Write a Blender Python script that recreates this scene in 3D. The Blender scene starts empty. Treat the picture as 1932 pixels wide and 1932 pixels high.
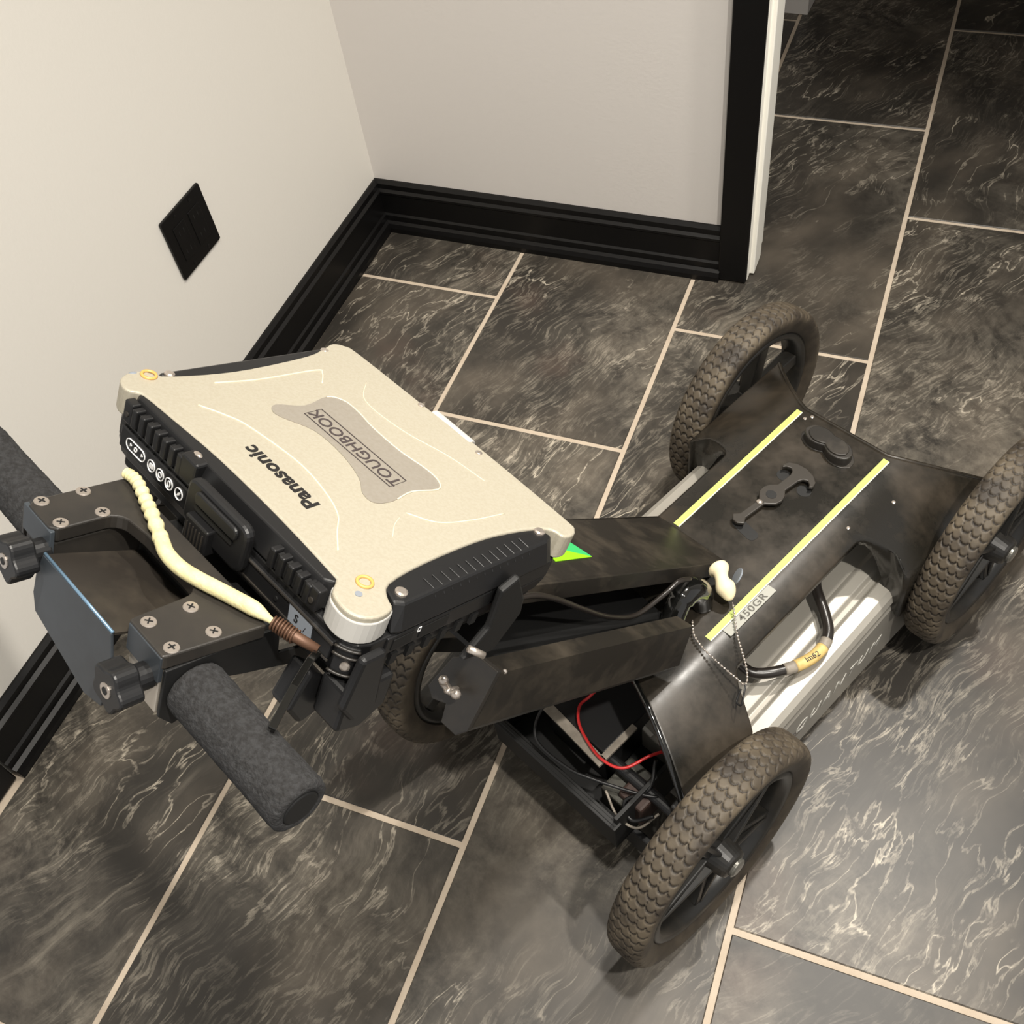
import bpy, bmesh, math, random
from mathutils import Vector, Matrix
random.seed(7)
PI = math.pi
scn = bpy.context.scene
COL = scn.collection

# ------------------------------------------------------------------ camera, world, lights, exposure
cd = bpy.data.cameras.new('camera'); cam = bpy.data.objects.new('camera', cd); COL.objects.link(cam)
RM = ((0.92775, 0.3554765, -0.1136504), (0.2195, -0.7660286, -0.6041688), (-0.3018273, 0.5355713, -0.7887101))
m = Matrix((RM[0], [-v for v in RM[1]], [-v for v in RM[2]])).transposed().to_4x4()
m.translation = Vector((0.79956, -1.58108, 1.46851))
cam.matrix_world = m
cd.sensor_width = 36; cd.lens = 36 * 1954.26 / 1932; cd.clip_start = 0.02; cd.clip_end = 60
scn.camera = cam
scn.view_settings.view_transform = 'Standard'; scn.view_settings.look = 'None'
scn.view_settings.gamma = 1; scn.view_settings.use_curve_mapping = False
scn.view_settings.exposure = 0.17
w = bpy.data.worlds.new('world'); scn.world = w; w.use_nodes = True
w.node_tree.nodes['Background'].inputs[0].default_value = (1.0, 0.98, 0.955, 1)
w.node_tree.nodes['Background'].inputs[1].default_value = 0.55
# ceiling downlights: (x, y, power, disc radius)
LIGHTS = [(1.48, -1.50, 175, .035, (.1, -1.0, .3)), (0.84, -1.20, 110, .06, (-.1, -.9, .5)), (1.15, -0.08, 175, .04, (1.0, -.5, 0))]

# ------------------------------------------------------------------ helpers
def lin(c):
    return tuple((v / 255 / 12.92) if v / 255 <= .04045 else ((v / 255 + .055) / 1.055) ** 2.4 for v in c)
def tag(o, label=None, cat=None, group=None, kind=None):
    if label: o['label'] = label
    if cat: o['category'] = cat
    if group: o['group'] = group
    if kind: o['kind'] = kind
    return o
def empty(name, mat, label, cat, group=None):
    o = bpy.data.objects.new(name, None); COL.objects.link(o); o.matrix_world = mat
    o.empty_display_size = .05
    return tag(o, label, cat, group)
def smst(a, b, x):
    t = max(0, min(1, (x - a) / (b - a))); return t * t * (3 - 2 * t)
class MB:
    def __init__(s): s.v = []; s.f = []
    def add(s, vs, fs):
        n = len(s.v); s.v += [Vector(p) for p in vs]; s.f += [tuple(i + n for i in f) for f in fs]; return s
    def box(s, x0, x1, y0, y1, z0, z1, M=None):
        vs = [Vector((x, y, z)) for z in (z0, z1) for y in (y0, y1) for x in (x0, x1)]
        if M: vs = [M @ p for p in vs]
        return s.add(vs, [(0, 2, 3, 1), (4, 5, 7, 6), (0, 1, 5, 4), (2, 6, 7, 3), (0, 4, 6, 2), (1, 3, 7, 5)])
    def prism(s, poly, a, b, axis='z', M=None, top=None):
        # poly 2D counter-clockwise in the plane normal to axis; from a to b along axis
        def P(p, h):
            v = {'z': (p[0], p[1], h), 'y': (p[0], h, p[1]), 'x': (h, p[0], p[1])}[axis]
            return M @ Vector(v) if M else Vector(v)
        n = len(poly); tp = top or poly
        vs = [P(p, a) for p in poly] + [P(p, b) for p in tp]
        fs = [tuple(range(n - 1, -1, -1)), tuple(range(n, 2 * n))] + [(i, (i + 1) % n, n + (i + 1) % n, n + i) for i in range(n)]
        return s.add(vs, fs)
    def tube(s, pts, r, n=8, closed=False, cap=True):
        pts = [Vector(p) for p in pts]; N = len(pts); rs = r if isinstance(r, (list, tuple)) else [r] * N
        prev = None; vs = []
        for i, p in enumerate(pts):
            a = pts[i - 1] if (i > 0 or closed) else p; b = pts[(i + 1) % N] if (i < N - 1 or closed) else p
            t = (b - a).normalized()
            if prev is None:
                prev = t.orthogonal().normalized()
            u = (prev - t * prev.dot(t)).normalized(); prev = u; w_ = t.cross(u)
            for k in range(n):
                ph = 2 * PI * k / n; vs.append(p + (u * math.cos(ph) + w_ * math.sin(ph)) * rs[i])
        fs = []
        for i in range(N if closed else N - 1):
            j = (i + 1) % N
            for k in range(n):
                fs.append((i * n + k, i * n + (k + 1) % n, j * n + (k + 1) % n, j * n + k))
        if cap and not closed:
            fs += [tuple(range(n - 1, -1, -1)), tuple((N - 1) * n + k for k in range(n))]
        return s.add(vs, fs)
    def lathe(s, prof, n=32, M=None, axis='x'):
        # prof list of (h, r) along axis
        vs = []
        for h, r in prof:
            for k in range(n):
                a = 2 * PI * k / n; c, d = r * math.cos(a), r * math.sin(a)
                v = Vector({'x': (h, c, d), 'y': (d, h, c), 'z': (c, d, h)}[axis]); vs.append(M @ v if M else v)
        fs = []
        for i in range(len(prof) - 1):
            for k in range(n):
                fs.append((i * n + k, i * n + (k + 1) % n, (i + 1) * n + (k + 1) % n, (i + 1) * n + k))
        fs += [tuple(range(n - 1, -1, -1)), tuple((len(prof) - 1) * n + k for k in range(n))]
        return s.add(vs, fs)
    def ball(s, c, r, n=8, m_=5, sc=(1, 1, 1)):
        vs = []
        c = Vector(c)
        for i in range(1, m_):
            t = PI * i / m_
            for k in range(n):
                a = 2 * PI * k / n
                vs.append(c + Vector((r * sc[0] * math.sin(t) * math.cos(a), r * sc[1] * math.sin(t) * math.sin(a), r * sc[2] * math.cos(t))))
        vs += [c + Vector((0, 0, r * sc[2])), c - Vector((0, 0, r * sc[2]))]
        T = len(vs) - 2; fs = []
        for i in range(m_ - 2):
            for k in range(n):
                fs.append((i * n + k, (i + 1) * n + k, (i + 1) * n + (k + 1) % n, i * n + (k + 1) % n))
        for k in range(n):
            fs.append((T, k, (k + 1) % n)); fs.append((T + 1, (m_ - 2) * n + (k + 1) % n, (m_ - 2) * n + k))
        return s.add(vs, fs)
    def xf(s, M):
        s.v = [M @ p for p in s.v]; return s
    def build(s, name, mat, parent=None, bevel=0, seg=2, smooth=False, solid=0, label=None, kind=None):
        me = bpy.data.meshes.new(name); me.from_pydata([tuple(p) for p in s.v], [], s.f); me.update()
        bm = bmesh.new(); bm.from_mesh(me); bmesh.ops.recalc_face_normals(bm, faces=bm.faces); bm.to_mesh(me); bm.free()
        me.materials.append(mat)
        if smooth:
            for p in me.polygons: p.use_smooth = True
        o = bpy.data.objects.new(name, me); COL.objects.link(o)
        if parent: o.parent = parent
        if solid:
            d = o.modifiers.new('solid', 'SOLIDIFY'); d.thickness = solid; d.offset = -1
        if bevel:
            d = o.modifiers.new('bevel', 'BEVEL'); d.width = bevel; d.segments = seg; d.limit_method = 'ANGLE'; d.angle_limit = math.radians(35)
            d.harden_normals = False
        tag(o, label=label, kind=kind)
        return o
def link(o, name, parent):
    c = o.copy(); COL.objects.link(c); c.parent = parent; return c
def bez(pts, n=10):
    # Catmull-Rom through points
    P = [Vector(p) for p in pts]; P = [P[0] * 2 - P[1]] + P + [P[-1] * 2 - P[-2]]; out = []
    for i in range(1, len(P) - 2):
        for k in range(n):
            t = k / n; a, b, c, d = P[i - 1], P[i], P[i + 1], P[i + 2]
            out.append(.5 * ((2 * b) + (c - a) * t + (2 * a - 5 * b + 4 * c - d) * t * t + (3 * b - a - 3 * c + d) * t ** 3))
    out.append(P[-2]); return out
def arc(cx, cy, r, a0, a1, n=8):
    return [(cx + r * math.cos(math.radians(a0 + (a1 - a0) * i / n)), cy + r * math.sin(math.radians(a0 + (a1 - a0) * i / n))) for i in range(n + 1)]
def rrect(x0, x1, y0, y1, r, n=4):
    return arc(x1 - r, y0 + r, r, -90, 0, n) + arc(x1 - r, y1 - r, r, 0, 90, n) + arc(x0 + r, y1 - r, r, 90, 180, n) + arc(x0 + r, y0 + r, r, 180, 270, n)
def text(body, size, mat, parent, M, name='lettering', extrude=.0002, shear=0, off=0, spacing=1.0, sx=1.0):
    cu = bpy.data.curves.new(name, 'FONT'); cu.body = body; cu.size = size; cu.extrude = extrude; cu.align_x = 'CENTER'; cu.align_y = 'CENTER'
    cu.shear = shear; cu.offset = off; cu.space_character = spacing; cu.resolution_u = 4
    t = bpy.data.objects.new(name, cu); COL.objects.link(t)
    bpy.context.view_layer.update()
    me = bpy.data.meshes.new_from_object(t.evaluated_get(bpy.context.evaluated_depsgraph_get()))
    bpy.data.objects.remove(t); bpy.data.curves.remove(cu)
    me.transform(M @ Matrix.Diagonal((sx, 1, 1, 1))); me.materials.clear(); me.materials.append(mat)
    o = bpy.data.objects.new(name, me); COL.objects.link(o); o.parent = parent
    return o

# ------------------------------------------------------------------ materials
def nt(name):
    mt = bpy.data.materials.new(name); mt.use_nodes = True; t = mt.node_tree
    return mt, t, t.nodes['Principled BSDF']
def N(t, typ, **kw):
    n = t.nodes.new(typ)
    for k, v in kw.items():
        if k in n.inputs and not hasattr(n, k): n.inputs[k].default_value = v
        elif hasattr(n, k): setattr(n, k, v)
        else: n.inputs[k].default_value = v
    return n
def plain(name, c, rough=.5, metal=0, spec=.5, c2=None, nscale=30, bump=0, bscale=200, coat=0, thr=(.35, .7), rough2=None):
    mt, t, b = nt(name)
    b.inputs['Base Color'].default_value = (*lin(c), 1); b.inputs['Roughness'].default_value = rough
    b.inputs['Metallic'].default_value = metal; b.inputs['Specular IOR Level'].default_value = spec
    if coat: b.inputs['Coat Weight'].default_value = coat; b.inputs['Coat Roughness'].default_value = .08
    tc = t.nodes.new('ShaderNodeTexCoord')
    if c2:
        no = N(t, 'ShaderNodeTexNoise'); no.inputs['Scale'].default_value = nscale; no.inputs['Detail'].default_value = 6; no.inputs['Roughness'].default_value = .65
        t.links.new(tc.outputs['Object'], no.inputs['Vector'])
        r = t.nodes.new('ShaderNodeMapRange'); r.inputs[1].default_value = thr[0]; r.inputs[2].default_value = thr[1]
        t.links.new(no.outputs[0], r.inputs[0])
        mx = t.nodes.new('ShaderNodeMix'); mx.data_type = 'RGBA'
        mx.inputs[6].default_value = (*lin(c), 1); mx.inputs[7].default_value = (*lin(c2), 1)
        t.links.new(r.outputs[0], mx.inputs[0]); t.links.new(mx.outputs[2], b.inputs['Base Color'])
        if rough2 is not None:
            r2 = t.nodes.new('ShaderNodeMapRange'); r2.inputs[3].default_value = rough; r2.inputs[4].default_value = rough2
            t.links.new(r.outputs[0], r2.inputs[0]); t.links.new(r2.outputs[0], b.inputs['Roughness'])
    if bump:
        n2 = N(t, 'ShaderNodeTexNoise'); n2.inputs['Scale'].default_value = bscale; n2.inputs['Detail'].default_value = 3
        t.links.new(tc.outputs['Object'], n2.inputs['Vector'])
        bp = t.nodes.new('ShaderNodeBump'); bp.inputs['Strength'].default_value = bump; bp.inputs['Distance'].default_value = .002
        t.links.new(n2.outputs[0], bp.inputs['Height']); t.links.new(bp.outputs[0], b.inputs['Normal'])
    return mt

def marble():
    mt, t, b = nt('marbled_tile')
    L = t.links.new
    tc = t.nodes.new('ShaderNodeTexCoord'); oi = t.nodes.new('ShaderNodeObjectInfo')
    # each tile shows another cut of the stone and its own grain direction
    mul = t.nodes.new('ShaderNodeVectorMath'); mul.operation = 'SCALE'; cmb = t.nodes.new('ShaderNodeCombineXYZ')
    L(oi.outputs['Random'], cmb.inputs[0]); L(oi.outputs['Random'], cmb.inputs[2]); L(cmb.outputs[0], mul.inputs[0]); mul.inputs['Scale'].default_value = 37
    add = t.nodes.new('ShaderNodeVectorMath'); add.operation = 'ADD'
    rot = t.nodes.new('ShaderNodeVectorRotate'); rot.rotation_type = 'Z_AXIS'
    mr = t.nodes.new('ShaderNodeMapRange'); mr.inputs[3].default_value = .15; mr.inputs[4].default_value = .8
    L(oi.outputs['Random'], mr.inputs[0]); L(mr.outputs[0], rot.inputs['Angle']); L(tc.outputs['Object'], rot.inputs['Vector'])
    L(rot.outputs[0], add.inputs[0]); L(mul.outputs[0], add.inputs[1])
    wn = N(t, 'ShaderNodeTexNoise'); wn.inputs['Scale'].default_value = 2.6; wn.inputs['Detail'].default_value = 3; wn.inputs['Roughness'].default_value = .6
    L(add.outputs[0], wn.inputs['Vector'])
    sub = t.nodes.new('ShaderNodeVectorMath'); sub.operation = 'SUBTRACT'; sub.inputs[1].default_value = (.5, .5, .5); L(wn.outputs['Color'], sub.inputs[0])
    sc = t.nodes.new('ShaderNodeVectorMath'); sc.operation = 'SCALE'; sc.inputs['Scale'].default_value = .17; L(sub.outputs[0], sc.inputs[0])
    wv = t.nodes.new('ShaderNodeVectorMath'); wv.operation = 'ADD'; L(add.outputs[0], wv.inputs[0]); L(sc.outputs[0], wv.inputs[1])
    def ridge(scale, sx, sy, width, seedz, detail=7):
        mp = t.nodes.new('ShaderNodeMapping'); mp.inputs['Scale'].default_value = (sx, sy, 1); mp.inputs['Location'].default_value = (0, 0, seedz)
        L(wv.outputs[0], mp.inputs['Vector'])
        n = N(t, 'ShaderNodeTexNoise'); n.inputs['Scale'].default_value = scale; n.inputs['Detail'].default_value = detail; n.inputs['Roughness'].default_value = .55
        L(mp.outputs[0], n.inputs['Vector'])
        a = t.nodes.new('ShaderNodeMath'); a.operation = 'SUBTRACT'; a.inputs[1].default_value = .5; L(n.outputs[0], a.inputs[0])
        c = t.nodes.new('ShaderNodeMath'); c.operation = 'ABSOLUTE'; L(a.outputs[0], c.inputs[0])
        d = t.nodes.new('ShaderNodeMapRange'); d.inputs[1].default_value = 0; d.inputs[2].default_value = width; d.inputs[3].default_value = 1; d.inputs[4].default_value = 0
        d.interpolation_type = 'SMOOTHSTEP'; L(c.outputs[0], d.inputs[0]); return d.outputs[0]
    def mask(scale, lo, hi, z, sy=1):
        mp = t.nodes.new('ShaderNodeMapping'); mp.inputs['Location'].default_value = (0, 0, z); mp.inputs['Scale'].default_value = (1, sy, 1); L(add.outputs[0], mp.inputs['Vector'])
        n = N(t, 'ShaderNodeTexNoise'); n.inputs['Scale'].default_value = scale; n.inputs['Detail'].default_value = 4; L(mp.outputs[0], n.inputs['Vector'])
        d = t.nodes.new('ShaderNodeMapRange'); d.inputs[1].default_value = lo; d.inputs[2].default_value = hi; d.interpolation_type = 'SMOOTHSTEP'; L(n.outputs[0], d.inputs[0]); return d.outputs[0]
    def mth(op, a, c):
        x = t.nodes.new('ShaderNodeMath'); x.operation = op
        for i, v in enumerate((a, c)):
            if isinstance(v, (int, float)): x.inputs[i].default_value = v
            else: L(v, x.inputs[i])
        return x.outputs[0]
    r1 = mth('MULTIPLY', ridge(3.6, 3.0, .7, .009, 0, 5), mask(3.5, .46, .62, 3))
    r2 = mth('MULTIPLY', ridge(8, 3.4, .6, .02, 5, 6), mask(3, .44, .64, 9))
    r3 = mth('MULTIPLY', ridge(17, 4.5, .7, .055, 11, 5), mask(3, .44, .66, 14))
    cloud = mask(7, .40, .78, 21, .6)
    v = mth('ADD', mth('MULTIPLY', r1, .7), mth('ADD', mth('MULTIPLY', r2, .38), mth('MULTIPLY', r3, .2)))
    brk = t.nodes.new('ShaderNodeTexNoise'); brk.inputs['Scale'].default_value = 30; brk.inputs['Detail'].default_value = 8; brk.inputs['Roughness'].default_value = .7; L(wv.outputs[0], brk.inputs['Vector'])
    bm_ = t.nodes.new('ShaderNodeMapRange'); bm_.inputs[1].default_value = .36; bm_.inputs[2].default_value = .66; L(brk.outputs[0], bm_.inputs[0])
    v = mth('MULTIPLY', mth('MULTIPLY', v, bm_.outputs[0]), 1.8)
    grn = mth('MULTIPLY', mth('MULTIPLY', bm_.outputs[0], mask(2.2, .42, .70, 61)), .22)
    v = mth('ADD', v, grn)
    mp = t.nodes.new('ShaderNodeMapping'); mp.inputs['Scale'].default_value = (3.4, .45, 1); mp.inputs['Location'].default_value = (0, 0, 40); L(wv.outputs[0], mp.inputs['Vector'])
    sn = N(t, 'ShaderNodeTexNoise'); sn.inputs['Scale'].default_value = 9; sn.inputs['Detail'].default_value = 9; sn.inputs['Roughness'].default_value = .72; L(mp.outputs[0], sn.inputs['Vector'])
    sd = t.nodes.new('ShaderNodeMapRange'); sd.inputs[1].default_value = .52; sd.inputs[2].default_value = .85; L(sn.outputs[0], sd.inputs[0])
    v = mth('ADD', v, mth('MULTIPLY', mth('MULTIPLY', sd.outputs[0], mask(2.6, .44, .68, 50)), .5))
    v = mth('MINIMUM', v, 1)
    m1 = t.nodes.new('ShaderNodeMix'); m1.data_type = 'RGBA'; m1.inputs[6].default_value = (*lin((45, 42, 38)), 1); m1.inputs[7].default_value = (*lin((86, 79, 70)), 1)
    L(cloud, m1.inputs[0])
    rust = mask(3.1, .60, .75, 31)
    m2 = t.nodes.new('ShaderNodeMix'); m2.data_type = 'RGBA'; m2.inputs[7].default_value = (*lin((88, 72, 63)), 1); L(m1.outputs[2], m2.inputs[6]); L(mth('MULTIPLY', rust, .5), m2.inputs[0])
    m3 = t.nodes.new('ShaderNodeMix'); m3.data_type = 'RGBA'; m3.inputs[7].default_value = (*lin((180, 171, 155)), 1); L(m2.outputs[2], m3.inputs[6]); L(v, m3.inputs[0])
    L(m3.outputs[2], b.inputs['Base Color'])
    b.inputs['Roughness'].default_value = .42
    bp = t.nodes.new('ShaderNodeBump'); bp.inputs['Strength'].default_value = .12; bp.inputs['Distance'].default_value = .002; L(cloud, bp.inputs['Height']); L(bp.outputs[0], b.inputs['Normal'])
    return mt

M_TILE = marble()
M_GROUT = plain('grout', (196, 182, 164), .85, c2=(182, 166, 147), nscale=14, bump=.3, bscale=300)
M_WALL = plain('wall_paint', (222, 218, 210), .7, bump=.12, bscale=160)
M_WALL2 = plain('wall_paint_grey', (216, 211, 206), .7, bump=.12, bscale=160)
M_BLKTRIM = plain('black_trim_paint', (11, 10, 10), .4, spec=.3)
M_WHITE = plain('white_jamb_paint', (253, 250, 240), .45)
M_COVER = plain('cover_plastic', (28, 26, 22), .27, c2=(60, 52, 42), nscale=9, thr=(.42, .72), rough2=.5, bump=.05, bscale=60)
M_DUSTY = plain('dusty_black_sheet', (34, 31, 27), .42, c2=(66, 59, 49), nscale=14, thr=(.45, .75), rough2=.6)
M_PLATE = plain('black_anodised_plate', (38, 36, 34), .42, c2=(52, 48, 43), nscale=24, spec=.5)
M_LATCH = plain('latch_plastic', (52, 48, 43), .4)
M_BLACK = plain('black_plastic', (22, 22, 23), .42)
M_BLACK2 = plain('matte_black_plastic', (14, 14, 14), .6)
M_GLOSS = plain('gloss_black', (14, 14, 13), .12, coat=.6)
M_BLUE = plain('blue_grey_painted_sheet', (62, 68, 74), .4, c2=(48, 52, 56), nscale=12)
M_HOOD = plain('worn_sheet_top', (44, 40, 36), .38, c2=(66, 60, 52), nscale=16, thr=(.45, .7))
M_FOAM = plain('foam_grip', (48, 48, 49), .95, c2=(32, 31, 31), nscale=260, bump=.9, bscale=420, thr=(.4, .6))
M_SILVER = plain('silver_magnesium', (172, 166, 150), .5, metal=.2, c2=(167, 160, 143), nscale=420, thr=(.4, .6))
M_EMBL = plain('grey_emblem_plate', (147, 141, 131), .45, metal=.2, c2=(140, 133, 122), nscale=300)
M_CAP = plain('white_grey_cap', (184, 182, 177), .45)
M_RIDGE = plain('pale_ridge', (206, 197, 174), .4)
M_INK = plain('dark_ink', (62, 54, 54), .5)
M_BLKINK = plain('black_ink', (22, 20, 20), .5)
M_WINK = plain('white_ink', (225, 225, 225), .5)
M_GOLD = plain('amber_residue', (205, 160, 90), .4)
M_SCREW = plain('screw_steel', (196, 186, 176), .3, metal=.75)
M_ALU = plain('brushed_aluminium', (190, 182, 170), .33, metal=.7)
M_BOX = plain('antenna_housing_paint', (166, 162, 153), .4, metal=.35, c2=(156, 151, 142), nscale=3)
M_LIME = plain('lime_stripe', (182, 196, 110), .4)
M_LIMEW = plain('pale_stripe_edge', (206, 210, 196), .35)
M_GREEN = plain('green_sticker', (150, 225, 30), .35)
M_GREEN2 = plain('teal_sticker', (60, 190, 110), .35)
M_RIM = plain('wheel_plastic', (32, 31, 29), .38, c2=(50, 46, 40), nscale=30, thr=(.5, .75))
M_CORD = plain('cream_cord', (218, 210, 164), .7, c2=(202, 190, 140), nscale=120, bump=.3, bscale=300)
M_COPPER = plain('rusty_wire', (96, 70, 54), .5, metal=.4)
M_BONE = plain('cream_rubber', (235, 220, 182), .6)
M_RED = plain('red_wire', (190, 40, 40), .4)
M_TAPE = plain('grey_tape', (150, 142, 130), .5, c2=(120, 112, 102), nscale=60)
M_YLAB = plain('yellow_label', (214, 186, 120), .5, c2=(190, 160, 96), nscale=80)
M_HOSE = plain('hose_rubber', (38, 34, 31), .3)
M_STICK = plain('silver_sticker', (128, 134, 142), .45)
def tyre_mat():
    mt, t, b = nt('dusty_tyre_rubber'); L = t.links.new
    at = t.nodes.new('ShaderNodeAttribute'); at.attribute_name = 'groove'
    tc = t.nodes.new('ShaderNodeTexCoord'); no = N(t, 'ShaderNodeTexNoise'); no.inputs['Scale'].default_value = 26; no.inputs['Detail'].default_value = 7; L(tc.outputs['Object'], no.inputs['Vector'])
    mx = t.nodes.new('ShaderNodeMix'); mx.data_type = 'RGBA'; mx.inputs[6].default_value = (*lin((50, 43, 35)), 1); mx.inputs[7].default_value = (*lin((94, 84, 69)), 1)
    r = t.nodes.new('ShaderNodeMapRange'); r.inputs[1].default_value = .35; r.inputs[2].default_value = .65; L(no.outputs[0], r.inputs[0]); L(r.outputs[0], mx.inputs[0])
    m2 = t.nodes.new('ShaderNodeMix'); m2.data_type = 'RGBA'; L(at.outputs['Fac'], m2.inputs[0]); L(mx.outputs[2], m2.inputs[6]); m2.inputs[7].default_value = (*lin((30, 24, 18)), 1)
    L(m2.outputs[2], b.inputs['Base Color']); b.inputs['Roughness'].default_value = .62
    return mt
M_TYRE = tyre_mat()

# ------------------------------------------------------------------ room
T = .77934; Wd = .387; G = .0045        # tile length, width, half joint
fl = MB().box(-1.6, 2.6, -3.2, 3.6, -.05, -.0022).build('floor', M_GROUT, kind='structure')
tag(fl, 'grey marbled tile floor with pale sand joints')
WX, WY = -.352, .127                     # wall faces
def tile_mesh(x0, x1, y0, y1, me_cache={}):
    key = (round(x1 - x0, 4), round(y1 - y0, 4))
    if key not in me_cache:
        hx, hy = (x1 - x0) / 2, (y1 - y0) / 2
        c = .0015
        mb = MB(); mb.prism([(-hx, -hy), (hx, -hy), (hx, hy), (-hx, hy)], -.008, -c)
        mb.v = mb.v[:]; n = len(mb.v)
        mb = MB().add([(-hx, -hy, -.008), (hx, -hy, -.008), (hx, hy, -.008), (-hx, hy, -.008), (-hx, -hy, -c), (hx, -hy, -c), (hx, hy, -c), (-hx, hy, -c),
                       (-hx + c, -hy + c, 0), (hx - c, -hy + c, 0), (hx - c, hy - c, 0), (-hx + c, hy - c, 0)],
                      [(0, 1, 5, 4), (1, 2, 6, 5), (2, 3, 7, 6), (3, 0, 4, 7), (4, 5, 9, 8), (5, 6, 10, 9), (6, 7, 11, 10), (7, 4, 8, 11), (8, 9, 10, 11), (3, 2, 1, 0)])
        o = mb.build('tile', M_TILE); me_cache[key] = o.data; bpy.data.objects.remove(o)
    o = bpy.data.objects.new('tile', me_cache[key]); COL.objects.link(o); o.parent = fl
    o.location = ((x0 + x1) / 2, (y0 + y1) / 2, 0)
cols = {-2: .2, -1: -.051, 0: -.393, 1: -.055, 2: .397, 3: .1, 4: .397, 5: .1}
for c, off in cols.items():
    x0, x1 = c * Wd, (c + 1) * Wd
    if c == -1: x0 = -.3302
    for k in range(-4, 5):
        y0 = off + k * T; y1 = y0 + T
        if y1 < -2.6 or y0 > 3.3 or (c < -1 and y0 > .2): continue
        tile_mesh(x0 + G, x1 - G, y0 + G, y1 - G)
MB().box(WX - .12, WX, -1.31, WY + .12, 0, 2.6).build('wall_left', M_WALL, kind='structure')
MB().box(WX, .452, WY, WY + .12, 0, 2.6).build('wall_back', M_WALL2, kind='structure')
MB().box(-1.6, 2.6, -3.2, 3.6, 2.6, 2.65).build('ceiling', M_WHITE, kind='structure')
MB().box(.452, 1.42, WY, WY + .12, 2.03, 2.6).box(1.42, 2.6, WY, WY + .12, 0, 2.6).build('wall_back_header', M_WALL2, kind='structure')
MB().box(.20, .345, 1.215, 3.3, 0, 2.6, Matrix.Rotation(-.05, 4, 'Z')).build('wall_hall', M_WALL2, kind='structure')
MB().box(-1.6, 2.6, 3.5, 3.6, 0, 2.6).build('ambient_block_far', M_WALL2, kind='structure')  # unseen wall, added to keep world light out of the hall
MB().box(-1.6, -1.5, WY + .12, 3.5, 0, 2.6).build('ambient_block_left', M_WALL2, kind='structure')  # added out of view, stops ambient leaking in from the left
MB().box(-1.6, WX - .12, WY, WY + .12, 0, 2.6).build('wall_back_left', M_WALL2, kind='structure')
MB().box(2.5, 2.6, WY + .12, 3.5, 0, 2.6).build('ambient_block_right', M_WALL2, kind='structure')  # unseen, added to block ambient from the right side
# baseboards: profile with stepped cap and shoe moulding (distance from wall, height)
prof = [(0, 0), (.027, 0), (.027, .012), (.024, .022), (.017, .026), (.017, .040), (.013, .044), (.013, .092), (.016, .096), (.016, .101), (.010, .106), (.010, .118), (.004, .125), (0, .125)]
def extr(prof, f0, f1):
    mb = MB(); n = len(prof)
    mb.add([f0(d, h) for d, h in prof] + [f1(d, h) for d, h in prof], [tuple(range(n)), tuple(range(2 * n - 1, n - 1, -1))] + [(i, n + i, n + (i + 1) % n, (i + 1) % n) for i in range(n)])
    return mb
extr(prof, lambda d, h: (WX + d, -1.298, h), lambda d, h: (WX + d, WY - d, h)).build('baseboard_left', M_BLKTRIM, kind='structure')
extr(prof, lambda d, h: (WX + d, WY - d, h), lambda d, h: (.440, WY - d, h)).build('baseboard_back', M_BLKTRIM, kind='structure')
MB().box(.437, .496, WY - .020, WY + .002, .004, 2.3).build('trim_1', M_BLKTRIM, kind='structure', bevel=.003)
jb = MB(); jb.box(.470, .497, WY - .012, WY + .03, .004, 2.3); jb.box(.470, .506, WY + .012, WY + .075, .004, 2.3); jb.box(.47, .5, WY + .075, WY + .12, .004, 2.3)
jb.build('trim_2', M_WHITE, kind='structure', bevel=.002)
MB().box(WX - .12, WX + .018, -1.39, -1.302, .004, 2.3).build('trim_3', M_BLKTRIM, kind='structure', bevel=.003)

# outlet plate (double) on the left wall
op = empty('outlet_plate', Matrix.Translation((WX, -.462, .425)), 'black double outlet cover plate on the pale left wall', 'outlet')
mb = MB().prism(rrect(-.059, .059, -.058, .058, .003), .0008, .0062, axis='x'); mb.build('cover_plate', M_BLKTRIM, op, bevel=.0015)
for sx in (-.023, .023):
    rc = MB().prism(rrect(sx - .0165, sx + .0165, -.033, .033, .002), .006, .0075, axis='x').build('receptacle', M_BLKTRIM, op, bevel=.0008)
    for zz in (-.018, .018):
        for dy in (-.006, .006):
            MB().box(.0074, .0077, sx + dy - .001, sx + dy + .001, zz - .004, zz + .004).build('slot', M_BLACK2, rc)
for zz in (-.048, .048):
    for sx in (-.023, .023):
        MB().lathe([(.006, .003), (.0068, .003), (.0072, .002)], 12, Matrix.Translation((0, sx, zz))).build('screw', M_BLKTRIM, op)

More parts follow.
